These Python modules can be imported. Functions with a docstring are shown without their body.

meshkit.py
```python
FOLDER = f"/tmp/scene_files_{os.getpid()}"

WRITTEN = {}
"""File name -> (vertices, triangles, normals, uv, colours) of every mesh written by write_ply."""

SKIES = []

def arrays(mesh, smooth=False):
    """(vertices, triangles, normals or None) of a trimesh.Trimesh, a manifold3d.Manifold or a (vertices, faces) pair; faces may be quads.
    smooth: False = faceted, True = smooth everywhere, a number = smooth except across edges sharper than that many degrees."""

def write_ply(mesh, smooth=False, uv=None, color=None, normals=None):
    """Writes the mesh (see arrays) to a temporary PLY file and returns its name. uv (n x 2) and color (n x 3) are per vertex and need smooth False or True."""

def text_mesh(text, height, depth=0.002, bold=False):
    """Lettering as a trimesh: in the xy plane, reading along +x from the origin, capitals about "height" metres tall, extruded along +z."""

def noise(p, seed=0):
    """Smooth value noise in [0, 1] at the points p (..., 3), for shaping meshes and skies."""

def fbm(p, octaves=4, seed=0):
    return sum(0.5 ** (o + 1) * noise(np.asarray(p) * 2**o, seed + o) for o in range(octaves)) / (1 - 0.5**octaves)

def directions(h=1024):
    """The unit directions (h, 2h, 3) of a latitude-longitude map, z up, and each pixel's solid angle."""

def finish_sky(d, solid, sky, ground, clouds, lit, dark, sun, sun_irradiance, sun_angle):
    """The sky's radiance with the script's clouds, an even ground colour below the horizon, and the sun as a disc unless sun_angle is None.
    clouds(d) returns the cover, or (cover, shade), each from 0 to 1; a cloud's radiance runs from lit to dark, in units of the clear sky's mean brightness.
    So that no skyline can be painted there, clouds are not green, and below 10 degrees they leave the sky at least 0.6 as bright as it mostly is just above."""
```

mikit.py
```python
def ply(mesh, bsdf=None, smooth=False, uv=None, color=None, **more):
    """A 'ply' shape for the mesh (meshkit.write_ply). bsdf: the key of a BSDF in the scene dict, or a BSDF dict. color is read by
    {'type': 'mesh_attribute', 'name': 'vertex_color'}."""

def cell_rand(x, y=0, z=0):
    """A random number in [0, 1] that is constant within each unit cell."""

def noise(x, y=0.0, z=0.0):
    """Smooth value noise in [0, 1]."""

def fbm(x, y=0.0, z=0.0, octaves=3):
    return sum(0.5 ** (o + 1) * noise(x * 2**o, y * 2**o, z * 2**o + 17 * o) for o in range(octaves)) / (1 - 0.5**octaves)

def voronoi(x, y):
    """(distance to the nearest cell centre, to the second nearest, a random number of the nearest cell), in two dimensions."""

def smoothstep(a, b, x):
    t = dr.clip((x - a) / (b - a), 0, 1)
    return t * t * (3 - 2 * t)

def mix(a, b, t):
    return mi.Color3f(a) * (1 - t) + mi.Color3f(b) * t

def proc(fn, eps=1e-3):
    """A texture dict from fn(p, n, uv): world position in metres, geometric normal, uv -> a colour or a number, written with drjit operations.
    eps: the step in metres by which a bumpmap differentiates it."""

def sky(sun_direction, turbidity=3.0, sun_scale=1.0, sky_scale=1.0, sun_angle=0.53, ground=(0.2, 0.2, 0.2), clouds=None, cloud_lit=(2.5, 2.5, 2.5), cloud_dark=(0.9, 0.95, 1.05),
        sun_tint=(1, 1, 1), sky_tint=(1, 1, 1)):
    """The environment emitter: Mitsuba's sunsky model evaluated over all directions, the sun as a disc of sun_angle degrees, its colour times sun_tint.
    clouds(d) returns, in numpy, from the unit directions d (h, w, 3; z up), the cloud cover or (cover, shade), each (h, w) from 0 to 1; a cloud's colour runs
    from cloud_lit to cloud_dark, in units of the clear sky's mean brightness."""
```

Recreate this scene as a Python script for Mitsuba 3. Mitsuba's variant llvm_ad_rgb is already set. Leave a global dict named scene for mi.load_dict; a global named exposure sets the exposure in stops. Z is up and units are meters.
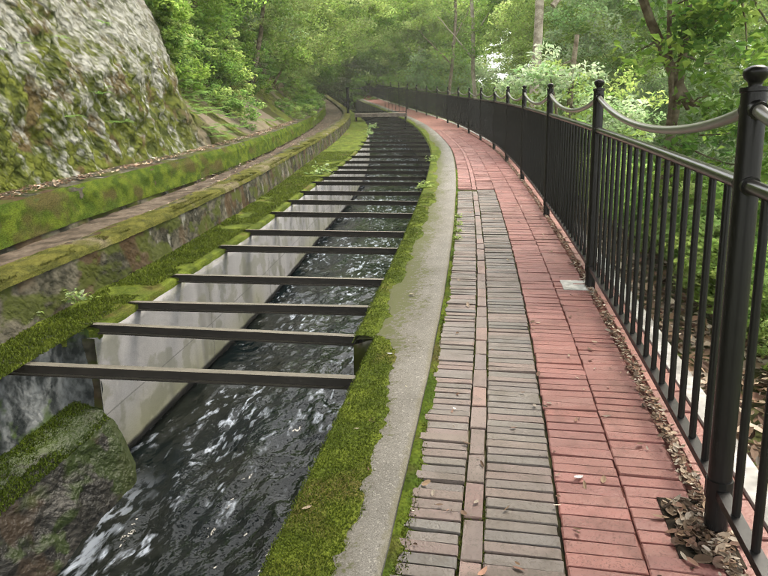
import math, numpy as np, trimesh, mitsuba as mi, drjit as dr, mikit, meshkit
from scipy.interpolate import CubicSpline, PchipInterpolator
scene, labels = {}, {}
T = mi.ScalarTransform4f
# ------------------------------------------------------------------ camera, sky, exposure
CAM_H, F_PX = 1.42, 630.0
FW = [0, 0.98299429, -0.18363613]
UP = [0.0145299, 0.18361674, 0.98289052]
scene['camera'] = {'type': 'perspective', 'fov': math.degrees(2 * math.atan(384 / F_PX)), 'fov_axis': 'x', 'near_clip': 0.05, 'far_clip': 600.0,
                   'to_world': T().look_at(origin=[0, 0, CAM_H], target=[FW[0], FW[1], CAM_H + FW[2]], up=UP)}
scene['sky'] = mikit.sky([0.40, 0.35, 0.85], turbidity=3, sun_scale=0.3, sun_angle=25, sun_tint=(.94, 1, 1.06), clouds=lambda d: 1.0, ground=(0.08, 0.1, 0.05))
exposure = 3.9

# ------------------------------------------------------------------ helpers
SLOPE = 0.1189
def rise(y): return 0.00075 * np.maximum(0, np.asarray(y, float) - 18) ** 2
def world(p):
    """path coordinates (x across, y along, z above the path) -> world: the whole lane climbs away from the camera"""
    p = np.array(p, float); p[..., 2] += SLOPE * p[..., 1] + rise(p[..., 1]); return p
FX = CubicSpline([-6, -3, -1, 0.5, 1.91, 4.6, 7.39, 10.37, 13.2, 16, 19.1, 22.7, 27.7, 31, 36, 41.6, 48, 56, 62, 70],
                 [-.45, .18, .56, .83, 1.09, 1.53, 1.91, 2.27, 2.56, 2.78, 2.9, 2.95, 2.83, 2.6, 2.05, 1.28, .2, -1.15, -2.2, -3.6])
fx = lambda y: FX(y)
ex = lambda y: fx(y) - 1.57                                    # channel's right edge
def gx(y): return fx(y) - 3.30 - 0.12 * np.clip((np.asarray(y) - 7) / 4, 0, 1)   # channel's left edge
par = CubicSpline([-6, 0, 3.5, 4.4, 5.8, 7, 9, 12, 16, 21, 26, 31, 37, 45, 56, 70], [-3.9, -2.95, -2.34, -2.22, -2.02, -1.90, -1.76, -1.64, -1.50, -1.37, -1.33, -1.5, -2.1, -3.2, -4.95, -7.5])
low = CubicSpline([-6, 0, 5, 6, 8, 11.4, 17, 25, 31, 39, 50, 70], [-4.6, -3.65, -3.05, -2.97, -2.74, -2.45, -2.34, -2.45, -2.7, -3.5, -5.0, -8.7])
def put(key, mesh, mat, smooth=False, **k):
    base, n = key, 0
    while key in scene: n += 1; key = f'{base}_{n:03d}'
    scene[key] = mikit.ply(mesh, mat, smooth=smooth, **k); return key
def free(key):
    base, n = key, 0
    while any(k == key or k.startswith(key + '__') for k in scene) or key in labels: n += 1; key = f'{base}_{n:03d}'
    return key
def tag(key, label=None, cat=None, group=None, kind=None):
    d = {}
    if label: d['label'] = label
    if cat: d['category'] = cat
    if group: d['group'] = group
    if kind: d['kind'] = kind
    labels[key] = d; return key
def grid_faces(n, m):
    i, j = np.meshgrid(np.arange(n - 1), np.arange(m - 1), indexing='ij')
    a = (i * m + j).ravel()
    return np.vstack([np.stack([a, a + 1, a + m + 1], 1), np.stack([a, a + m + 1, a + m], 1)])
def loft(ys, prof, sub, disp=None, uvx=None):
    """prof(y)-> list of (x, z); each span split into sub[k] pieces. disp(X, U) -> displaced X. Returns (V, F, UV) in world space."""
    rows, us = [], []
    for y in ys:
        P = np.array(prof(y), float); q, u, L = [P[0]], [0.], 0.
        for k in range(len(P) - 1):
            d = np.linalg.norm(P[k + 1] - P[k])
            for t in range(1, sub[k] + 1): q.append(P[k] + (P[k + 1] - P[k]) * t / sub[k]); u.append(L + d * t / sub[k])
            L += d
        q = np.array(q); rows.append(np.column_stack([q[:, 0], np.full(len(q), y), q[:, 1]])); us.append(u)
    V = np.array(rows); U = np.array(us)
    UV = np.stack([U if uvx is None else V[..., 0] - uvx(V[..., 1]), V[..., 1]], -1)
    if disp is not None: V = disp(V, UV)
    n, m = V.shape[:2]
    return world(V.reshape(-1, 3)), grid_faces(n, m), UV.reshape(-1, 2)
def put_loft(key, ys, prof, sub, mat, disp=None, smooth=True, uvx=None, flip=False):
    v, f, uv = loft(ys, prof, sub, disp, uvx)
    if flip: f = f[:, ::-1]
    return put(key, (v, f), mat, smooth, uv=uv)
fb = lambda P, s, o=4, seed=0: meshkit.fbm(np.asarray(P) * s, o, seed)
def tube_mesh(pts, rad, sides=8, caps=True):
    p = np.asarray(pts, float); n = len(p); rad = np.broadcast_to(np.asarray(rad, float), (n,))
    t = np.gradient(p, axis=0); t /= np.linalg.norm(t, axis=1, keepdims=True) + 1e-12
    ref = np.array([1., 0, 0]) if abs(t[0][0]) < .8 else np.array([0, 0, 1.])
    a = ref - t[0] * (ref @ t[0]); A = []
    for k in range(n):
        a = a - t[k] * (a @ t[k]); a /= np.linalg.norm(a) + 1e-12; A.append(a)
    A = np.array(A); B = np.cross(t, A); ang = np.arange(sides) * 2 * np.pi / sides
    v = (p[:, None] + rad[:, None, None] * (np.cos(ang)[None, :, None] * A[:, None] + np.sin(ang)[None, :, None] * B[:, None])).reshape(-1, 3)
    i, j = np.meshgrid(np.arange(n - 1), np.arange(sides), indexing='ij'); j2 = (j + 1) % sides
    q = np.stack([i * sides + j, i * sides + j2, (i + 1) * sides + j2, (i + 1) * sides + j], -1).reshape(-1, 4)
    f = np.vstack([q[:, [0, 1, 2]], q[:, [0, 2, 3]]])
    if caps:
        c0, c1 = len(v), len(v) + 1; v = np.vstack([v, p[:1], p[-1:]]); k = np.arange(sides); k2 = (k + 1) % sides
        f = np.vstack([f, np.stack([k2, k, k * 0 + c0], 1), np.stack([(n - 1) * sides + k, (n - 1) * sides + k2, k * 0 + c1], 1)])
    return trimesh.Trimesh(v, f, process=False)
def lathe(prof, c, sides=20):
    prof = np.array(prof, float); ang = np.arange(sides) * 2 * np.pi / sides
    v = np.stack([prof[:, :1] * np.cos(ang), prof[:, :1] * np.sin(ang), np.repeat(prof[:, 1:], sides, 1)], -1).reshape(-1, 3) + c
    n = len(prof); i, j = np.meshgrid(np.arange(n - 1), np.arange(sides), indexing='ij'); j2 = (j + 1) % sides
    q = np.stack([i * sides + j, i * sides + j2, (i + 1) * sides + j2, (i + 1) * sides + j], -1).reshape(-1, 4)
    return trimesh.Trimesh(v, np.vstack([q[:, [0, 1, 2]], q[:, [0, 2, 3]]]), process=False)
def cat(ms):
    return trimesh.util.concatenate(ms)
def nrm(y):
    d = float(FX(y, 1)); L = math.hypot(1, d); return np.array([1 / L, -d / L])     # unit normal to the right of the fence line
def at(s_y, off): return np.array([float(fx(s_y)), s_y]) + nrm(s_y) * off
# arc length along the fence line
_yy = np.linspace(-6, 69, 6000); _ss = np.concatenate([[0], np.cumsum(np.hypot(np.diff(_yy), np.diff(fx(_yy))))])
y_of_s = lambda s: np.interp(s, _ss, _yy)
s_of_y = lambda y: np.interp(y, _yy, _ss)

# ------------------------------------------------------------------ materials
N, FB, SS, MX = mikit.noise, mikit.fbm, mikit.smoothstep, mikit.mix
def rgb(*c): return {'type': 'rgb', 'value': list(c)}
VC = {'type': 'mesh_attribute', 'name': 'vertex_color'}
def princ(color, rough=.8, spec=.3, **k): return {'type': 'principled', 'base_color': color, 'roughness': rough, 'specular': spec, **k}
def mat(key, b, bump=None, scale=1.0, eps=1e-3):
    if bump is not None: b = {'type': 'bumpmap', 'tex': mikit.proc(bump, eps), 'scale': scale, 'inner': b}
    scene[key] = {'type': 'twosided', 'inner': b}
def mottled(a, b, s=6, c=None, cs=40, amt=.5):
    def fn(p, n, uv):
        t = SS(.3, .7, FB(p.x * s, p.y * s, p.z * s, 4)); k = mi.Color3f(MX(a, b, t))
        return k * (1 - amt * .5 + amt * N(p.x * cs, p.y * cs, p.z * cs))
    return mikit.proc(fn)
# concrete kerb: uv.x = x - fence line (m), moss stain towards the channel
def kerb_col(p, n, uv):
    g1 = FB(p.x * 5, p.y * 5, 0, 4); sp = N(p.x * 190, p.y * 190, 3); sp2 = N(p.x * 420, p.y * 420, 9); f = FB(p.x * 60, p.y * 60, 4, 3)
    c = mi.Color3f(MX((.135, .127, .116), (.215, .204, .19), g1)) * (.70 + .55 * sp2)
    c = mi.Color3f(MX(c, (.42, .41, .38), SS(.78, .92, sp) * .45)); c = mi.Color3f(MX(c, (.10, .095, .085), SS(.25, .12, sp) * .7))
    st = SS(-1.10, -1.42, uv.x + .22 * (FB(p.x * 7, p.y * 4, 0, 4) - .5) + .22 * (f - .5))
    c = mi.Color3f(MX(c, (.08, .072, .052), st * .8))
    c = mi.Color3f(MX(c, (.07, .085, .016), SS(.10, .6, st * 1.15 - f) * .6))
    c = mi.Color3f(MX(c, (.12, .11, .06), SS(-1.105, -1.08, uv.x + .03 * (f - .5)) * .5))
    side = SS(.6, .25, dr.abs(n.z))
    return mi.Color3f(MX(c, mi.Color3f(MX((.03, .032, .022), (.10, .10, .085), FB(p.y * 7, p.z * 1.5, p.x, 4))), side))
mat('kerb_concrete', princ(mikit.proc(kerb_col), .85, .2), lambda p, n, uv: FB(p.x * 90, p.y * 90, p.z * 90, 3), .004)
def moss_col(a, b, c):
    def fn(p, n, uv):
        t = FB(p.x * 9, p.y * 9, p.z * 9, 4); k = mi.Color3f(MX(a, b, SS(.35, .68, t))); k = mi.Color3f(MX(k, c, SS(.55, .75, FB(p.x * 3.3 + 7, p.y * 3.3, p.z * 3.3, 4))))
        return k * (.55 + .9 * N(p.x * 130, p.y * 130, p.z * 130))
    return mikit.proc(fn)
fuzz = lambda p, n, uv: FB(p.x * 120, p.y * 120, p.z * 120, 3)
mat('moss', princ(moss_col((.056, .078, .011), (.112, .142, .019), (.10, .092, .026)), .95, .05, sheen=.3), fuzz, .012)
mat('dark_moss', princ(moss_col((.042, .068, .010), (.090, .120, .015), (.068, .06, .022)), .95, .05), fuzz, .012)
mat('dry_moss', princ(moss_col((.065, .068, .018), (.115, .112, .028), (.15, .13, .08)), .95, .05), fuzz, .012)
scene['swag_paint'] = {'type': 'twosided', 'inner': princ(rgb(.135, .13, .122), .26, .6, clearcoat=.5, clearcoat_gloss=.8)}
mat('moss_tuft', princ(VC, .95, .05))
def wornbrick(key, dirt, spec):
    mat(key, {'type': 'blendbsdf', 'weight': mikit.proc(lambda p, n, uv: dr.clip(SS(.45, .85, FB(p.x * 14, p.y * 14, p.z * 14 + 3, 4)) * .55 + .55 * SS(.55, .85, N(p.x * 230, p.y * 230, p.z * 90)) + .25 * SS(.5, .7, FB(p.x * 2.1, p.y * 2.1, 2, 3)), 0, .9)),
              'bsdf_0': princ(VC, .48, spec), 'bsdf_1': princ(dirt, .65, spec * .7)}, lambda p, n, uv: FB(p.x * 150, p.y * 150, p.z * 60, 3), .0035)
wornbrick('dark_brick', rgb(.10, .084, .07), .4)
wornbrick('red_brick', rgb(.14, .066, .056), .45)
mat('joint', princ(mottled((.022, .020, .014), (.055, .055, .026), 11), .95, .05))
mat('joint_red', princ(mottled((.07, .03, .025), (.13, .055, .045), 11), .95, .05))
mat('soil', princ(mottled((.012, .010, .008), (.04, .032, .024), 30), .95, .05))
mat('pale_pad', princ(mottled((.33, .32, .30), (.50, .49, .47), 9), .85, .2))
mat('white_concrete', princ(mottled((.22, .215, .205), (.42, .41, .40), 7), .85, .2))
scene['black_paint'] = {'type': 'twosided', 'inner': princ(rgb(.006, .0055, .006), .38, .28)}
scene['rail_paint'] = {'type': 'twosided', 'inner': princ(rgb(.022, .020, .019), .24, .5, clearcoat=.5, clearcoat_gloss=.8)}
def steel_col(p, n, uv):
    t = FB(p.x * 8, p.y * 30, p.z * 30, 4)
    top = mi.Color3f(MX((.085, .077, .062), (.155, .143, .118), t)) * (.8 + .4 * N(p.x * 70, p.y * 70, p.z * 70))      # light from above and shade on the sides painted in, with dusty mottling
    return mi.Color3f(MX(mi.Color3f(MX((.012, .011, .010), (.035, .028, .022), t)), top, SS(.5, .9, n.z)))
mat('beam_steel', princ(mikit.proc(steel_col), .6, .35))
# smooth channel wall: uv = (down from the top, along)
def wall_col(p, n, uv):
    streak = FB(uv.y * 5, uv.x * .5, 2, 4); fine = N(p.x * 120, p.y * 120, p.z * 120)
    c = mi.Color3f(MX((.19, .188, .192), (.30, .298, .304), streak)) * (.9 + .2 * fine)
    c = mi.Color3f(MX(c, (.17, .175, .06), SS(.55, 1.05, uv.x + .35 * (FB(uv.y * 1.3, uv.x, 5, 3) - .5)) * SS(.3, .55, FB(uv.y * .5, 1, 8, 2)) * .55))
    dark = SS(.56, .75, FB(uv.y * 3 + 4, uv.x * .25, 9, 4)); c = mi.Color3f(MX(c, (.13, .13, .125), dark * .75)); c = mi.Color3f(MX(c, (.11, .115, .07), SS(.50, .66, FB(p.y * 7, p.z * 7, 4, 4)) * .45))
    top = SS(.14, .02, uv.x + .1 * (FB(uv.y * 9, uv.x * 2, 1, 3) - .5)); c = mi.Color3f(MX(c, (.05, .055, .03), top * .85))
    j = SS(.009, .003, dr.abs(uv.y - dr.round(uv.y / 1.8) * 1.8 - .3)); l = SS(.008, .002, dr.abs(uv.x - .62 - .02 * FB(uv.y * .7, 0, 0, 2)))
    c = mi.Color3f(MX(c, (.10, .10, .095), dr.maximum(j, l * .7)))
    return mi.Color3f(MX(c, (.025, .025, .024), SS(.93, .97, uv.x + .03 * (FB(uv.y * 6, 0, 3, 3) - .5))))
mat('channel_concrete', princ(mikit.proc(wall_col), .7, .3), lambda p, n, uv: FB(p.x * 40, p.y * 40, p.z * 40, 3), .003)
# old stained concrete of the parapet, the stone lining
def stain_col(p, n, uv):
    v = FB(uv.y * 6, uv.x * 1.6, 4, 4); f = FB(p.x * 20, p.y * 20, p.z * 20, 4)
    c = mi.Color3f(MX((.024, .024, .016), (.11, .10, .075), SS(.36, .70, v * .55 + f * .45)))
    c = mi.Color3f(MX(c, (.06, .035, .015), SS(.50, .66, FB(uv.y * 5 + 9, uv.x * 2, 7, 3)) * .7))
    c = mi.Color3f(MX(c, (.23, .225, .20), SS(.66, .78, FB(p.x * 9, p.y * 9, p.z * 5 + 3, 4)) * .7))
    return mi.Color3f(MX(c, (.05, .062, .010), SS(.47, .62, FB(p.x * 5, p.y * 5, p.z * 7 + 30, 4)) * .85))
mat('stained_concrete', princ(mikit.proc(stain_col), .9, .15), lambda p, n, uv: FB(p.x * 30, p.y * 30, p.z * 30, 4), .02)
def lining_col(p, n, uv):
    v = FB(uv.y * 12, uv.x * 2.2, 4, 4); f = FB(p.x * 34, p.y * 34, p.z * 20, 4)
    c = mi.Color3f(MX((.022, .027, .028), (.20, .212, .217), SS(.38, .72, v * .6 + f * .4)))
    return mi.Color3f(MX(c, (.05, .085, .012), SS(.54, .66, FB(p.x * 6, p.y * 6, p.z * 6 + 11, 4)) * .8))
mat('stone_lining', princ(mikit.proc(lining_col), .8, .25), lambda p, n, uv: FB(p.x * 38, p.y * 38, p.z * 26, 4), .02)
def rock_col(p, n, uv):
    # pale lichen-covered rock with moss between: streaks run down the slope
    u = p.y * .8 + p.z * .62; w = p.z * .8 - p.y * .6
    v = FB(u * 5.5, w * 2.3, p.x * 2.5, 5); f = FB(u * 22, w * 13, p.x * 12, 4); big = FB(p.y * .9, p.z * .8, 3, 3)
    m = SS(.44, .62, v * .5 + f * .3 + big * .2 + .045 * SS(5.0, 8.0, p.y) * SS(.9, 1.8, p.z - SLOPE * p.y) - .05 * SS(2.0, 1.0, p.z - SLOPE * p.y) + .045 * SS(1.8, 2.8, p.z - SLOPE * p.y))
    pale = mi.Color3f(MX((.15, .15, .115), (.33, .33, .30), SS(.32, .70, f))); mo = mi.Color3f(MX((.04, .052, .010), (.10, .115, .018), SS(.3, .7, FB(p.x * 9, p.y * 9, p.z * 9 + 5, 4))))
    mo = mi.Color3f(MX(mo, (.09, .06, .03), SS(.55, .7, FB(p.x * 4, p.y * 4, p.z * 4 + 20, 3)) * .8))
    c = mi.Color3f(MX(mo, pale, m)); far = SS(9.6, 11.2, p.y + .8 * (FB(p.x * 2, p.z * 2, 1, 3) - .5))
    soil = mi.Color3f(MX((.06, .06, .022), (.11, .125, .025), SS(.4, .6, FB(p.x * 2, p.y * 2, p.z * 2, 4))))
    soil = mi.Color3f(MX(soil, (.20, .16, .125), SS(.5, .65, FB(p.y * 1.6, p.z * 1.6, 6, 4)) * .8))
    return mi.Color3f(MX(c, soil, far))
mat('rock', princ(mikit.proc(rock_col), .92, .12), lambda p, n, uv: FB(p.x * 18, p.y * 16 + p.z * 9, p.z * 12, 5), .09, 3e-3)
def bank_col(p, n, uv):
    f = FB(p.x * 10, p.y * 10, p.z * 10, 4); g = FB(p.x * 45, p.y * 45, p.z * 45, 3)
    c = mi.Color3f(MX((.009, .009, .008), (.034, .032, .028), SS(.35, .7, f * .6 + g * .4)))
    c = mi.Color3f(MX(c, (.06, .037, .02), SS(.50, .62, FB(p.x * 5, p.y * 5, p.z * 3, 3)) * .5 * SS(.3, .5, uv.x)))
    c = mi.Color3f(MX(c, (.034, .055, .006), SS(.40, .50, FB(p.x * 3.1 + 3, p.y * 3.1, p.z * 3.1 + 1, 4) + .25 * SS(.45, .15, uv.x) - .05) * SS(.75, .45, uv.x) * .9))
    return mi.Color3f(MX(c, (.022, .038, .005), SS(.52, .60, FB(p.x * 5 + 3, p.y * 5, p.z * 5 + 1, 4) + .2 * SS(3.5, 3.8, p.y)) * .8))
mat('wet_rock', princ(mikit.proc(bank_col), .55, .4), lambda p, n, uv: FB(p.x * 34, p.y * 34, p.z * 34, 4), .02)
mat('dirt', princ(mottled((.055, .044, .034), (.12, .097, .078), 9), .95, .05), lambda p, n, uv: FB(p.x * 40, p.y * 40, p.z * 40, 3), .01)
mat('forest_floor', princ(mottled((.07, .065, .03), (.10, .14, .04), 1.5), .95, .05))
mat('bark', princ(mottled((.10, .075, .05), (.22, .185, .14), 12), .9, .1), lambda p, n, uv: FB(p.x * 40, p.y * 40, p.z * 9, 3), .012)
mat('pale_bark', princ(mottled((.21, .18, .14), (.36, .32, .26), 9), .9, .1), lambda p, n, uv: FB(p.x * 30, p.y * 30, p.z * 12, 3), .01)
mat('dead_leaf', princ(VC, .75, .2))
scene['leaf'] = {'type': 'principledthin', 'base_color': VC, 'roughness': .5, 'spec_trans': 0.0, 'diff_trans': 1.25, 'eta': 1.35}
scene['gloss_leaf'] = {'type': 'principledthin', 'base_color': VC, 'roughness': .33, 'spec_trans': 0.0, 'diff_trans': 1.15, 'eta': 1.5}
# water: dark, glossy, with broken white foam and painted bluish highlights in streaks along the flow; uv = (across, along)
def foam_and_glints(p, n, uv):
    wob = FB(uv.x * 3, uv.y * 1.5, 3, 3) * .5
    a = FB(uv.x * 26 + wob * 5, uv.y * 11 + wob * 3, 1, 4); b = FB(uv.x * 2.4, uv.y * 1.0, 5, 3); f = N(uv.x * 110, uv.y * 60, 2)
    k = SS(.46, .66, b + .10 * SS(5, 12, uv.y)); edge = SS(-1.30, -1.46, uv.x) * SS(4.1, 3.4, uv.y)
    return dr.clip(SS(.57, .79, a) * k * (.2 + .7 * f) + SS(.74, .88, a) * .3 * f + edge * SS(.4, .6, a) * .5, 0, .8)
def wbump(p, n, uv): return FB(uv.x * 9, uv.y * 5, 1, 4) + .45 * FB(uv.x * 30, uv.y * 18, 7, 3)
mat('water', {'type': 'blendbsdf', 'weight': mikit.proc(foam_and_glints), 'bsdf_0': princ(mottled((.002, .005, .006), (.009, .011, .009), 2), .06, .20), 'bsdf_1': princ(rgb(.46, .52, .63), .5, .3)}, wbump, .014, 4e-3)

# ------------------------------------------------------------------ path: kerb slab, bricks
YS = np.concatenate([np.arange(0.4, 6, .05), np.arange(6, 20, .15), np.arange(20, 66, .5)])
rng = np.random.default_rng(7)
put('path', loft(np.arange(.4, 66, .4), lambda y: [(fx(y) - 1.10, -.016), (fx(y) - .5, -.016), (fx(y) + .02, -.014)], [1, 1])[:2], 'joint')
tag('path', kind='structure')
put('path__bedding', loft(np.arange(.4, 66, .4), lambda y: [(fx(y) - .50, -.012), (fx(y) + .19, -.012)], [1])[:2], 'joint_red')
def kerb_disp(V, UV):
    V = V.copy(); V[..., 2] += .006 * (fb(V, 3) - .5); V[..., 0] += .010 * (fb(V, 5, seed=3) - .5); return V
def kerb_prof(y, far=False):
    e = fx(y) - (1.57 if far else 1.45); k = fx(y) - 1.075
    return [(e, -1.5), (e, -.035), (e + .02, .0045 if not far else -.004), (k - .012, .030), (k, .022), (k + .004, -.06)]
nearY, farY = YS[YS < 3.64], YS[YS > 3.64]
put_loft('channel_kerb', np.append(nearY, 3.64), kerb_prof, [12, 1, 10, 1, 1], 'kerb_concrete', kerb_disp, smooth=40 if False else True, uvx=fx)
put_loft('channel_kerb__far_section', np.insert(farY, 0, 3.64), lambda y: kerb_prof(y, True), [12, 1, 10, 1, 1], 'kerb_concrete', kerb_disp, uvx=fx)
e0 = float(fx(3.64)); ev = world(np.array([[e0 - 1.57, 3.64, -1.5], [e0 - 1.44, 3.64, -1.5], [e0 - 1.44, 3.64, -.0], [e0 - 1.57, 3.64, -.036]]))
put('channel_kerb__step_face', (ev, np.array([[0, 1, 2, 3]])), 'stained_concrete', False, uv=np.array([[1.5, 0], [1.5, .13], [0, .13], [0, 0]]))
tag('channel_kerb', 'grey concrete kerb capping the channel wall, green with moss along its water side', 'kerb')

def brick_mesh(c, z, ch=.0020, depth=.03, wear=.0025):
    """c: four corners (x, y) anticlockwise in path coordinates; one brick with worn upper edges"""
    c = np.asarray(c); m = c.mean(0); tilt = rng.normal(0, .0016, 4)
    u = (m - c) / np.linalg.norm(m - c, axis=1, keepdims=True)
    w = ch + rng.uniform(0, wear, 4)
    top = np.column_stack([c + u * (w[:, None] * 1.4), z + tilt]); mid = np.column_stack([c + rng.normal(0, .0008, (4, 2)), z + tilt - w]); bot = np.column_stack([c, np.full(4, z - depth)])
    v = world(np.vstack([top, mid, bot])); f = [[0, 1, 2], [0, 2, 3]]
    for k in range(4):
        l = (k + 1) % 4
        f += [[4 + k, 4 + l, l], [4 + k, l, k], [8 + k, 8 + l, 4 + l], [8 + k, 4 + l, 4 + k]]
    return v, np.array(f)
DARK = np.array([[.155, .125, .114], [.175, .132, .118], [.145, .122, .113], [.155, .135, .122], [.18, .13, .116], [.128, .115, .11], [.162, .14, .128]])
RED = np.array([[.235, .092, .080], [.21, .082, .072], [.255, .104, .09], [.225, .09, .079], [.24, .091, .079]])
DARK = DARK * .9
def bcol(pal): return np.clip(pal[rng.integers(len(pal))] * rng.uniform(.88, 1.12) * rng.uniform(.98, 1.02, 3), 0, 1)
S0 = s_of_y(.95)
counts = {}
def column(o0, o1, pitch, yend, key, pal, mt, cap, joint=.008, ystart=.65, jz=.0022, phase=0., jo=.0016):
    s, rest_v, rest_f, rest_c, nv = s_of_y(ystart) - phase, [], [], [], 0
    while True:
        p = pitch * rng.uniform(.96, 1.04); ya, yb = y_of_s(s + joint * .5 * rng.uniform(.6, 1.5)), y_of_s(s + p - joint * .5 * rng.uniform(.6, 1.5))
        if yb > yend: break
        j0, j1 = rng.normal(0, jo, 2)
        z = rng.normal(0, jz)
        v, f = brick_mesh([at(ya, o0 + j0), at(ya, o1 + j1), at(yb, o1 + j1), at(yb, o0 + j0)], z)
        col = bcol(pal); cc = np.tile(col, (12, 1)) * rng.uniform(.93, 1.07, (12, 1))
        if counts.get(key, 0) < cap:
            counts[key] = counts.get(key, 0) + 1; put(key, (v, f), mt, False, color=cc)
        else:
            rest_v.append(v); rest_f.append(f + nv); rest_c.append(cc); nv += 12
        s += p
    return rest_v, rest_f, rest_c
FARP = RED * np.array([1.1, 1.22, 1.26])
column(-.535 - .505, -.505 - .332, .0565, 9.2, 'path__brick', DARK, 'dark_brick', 330)
column(-.505 - .252, -.505 - .006, .0570, 9.35, 'path__brick', DARK, 'dark_brick', 330, phase=.02)
column(-.505 - .322, -.505 - .260, .205, 9.3, 'path__stretcher_brick', DARK * np.array([1.12, .98, .98]), 'dark_brick', 300)
rest = []
nred = 0
for o0, o1, ph in ((-.500, -.262, 0), (-.256, -.03, .03)):
    rest.append(column(o0, o1, .064, 24, 'path__red_brick', RED, 'red_brick', 150 * (1 + (ph > 0)), joint=.0055, jz=.0014, phase=ph))
rest.append(column(.030, .165, .21, 24, 'path__edging_brick', RED, 'red_brick', 60))
for o0, o1 in ((-1.04, -.837), (-.829, -.765), (-.757, -.505)):
    rest.append(column(o0, o1, .066 if o1 != -.765 else .21, 24, 'path__far_brick', FARP, 'red_brick', 0, ystart=9.38))
rv, rf, rc, n0 = [], [], [], 0
for V, Fc, Cc in rest:
    for v, f, c in zip(V, Fc, Cc): rv.append(v); rf.append(f - f.min() + n0); rc.append(c); n0 += 12
put('path__red_paving', (np.vstack(rv), np.vstack(rf)), 'red_brick', False, color=np.vstack(rc)); labels['path__red_paving'] = {'kind': 'stuff'}
v, f, _ = loft(np.arange(23.9, 66, .5), lambda y: [(fx(y) - 1.06, -.004), (fx(y) + .17, -.004)], [1]); put('path__distant_paving', (v, f), 'red_brick', False, color=np.tile([.285, .12, .104], (len(v), 1)))
put('path__outer_edging', loft(YS, lambda y: [(fx(y) + .175, -.05), (fx(y) + .18, .004), (fx(y) + .275, .004), (fx(y) + .285, -.25)], [1, 1, 1])[:2], 'white_concrete')
labels['path__outer_edging'] = {'label': 'pale concrete strip under the fence'}
def quad_block(key, cs, z0, z1, m):
    c = np.asarray(cs, float); v = world(np.vstack([np.column_stack([c, np.full(4, z1)]), np.column_stack([c, np.full(4, z0)])]))
    f = [[0, 1, 2], [0, 2, 3]] + sum([[[4 + k, 4 + (k + 1) % 4, (k + 1) % 4], [4 + k, (k + 1) % 4, k]] for k in range(4)], [])
    return put(key, (v, np.array(f)), m)
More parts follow.
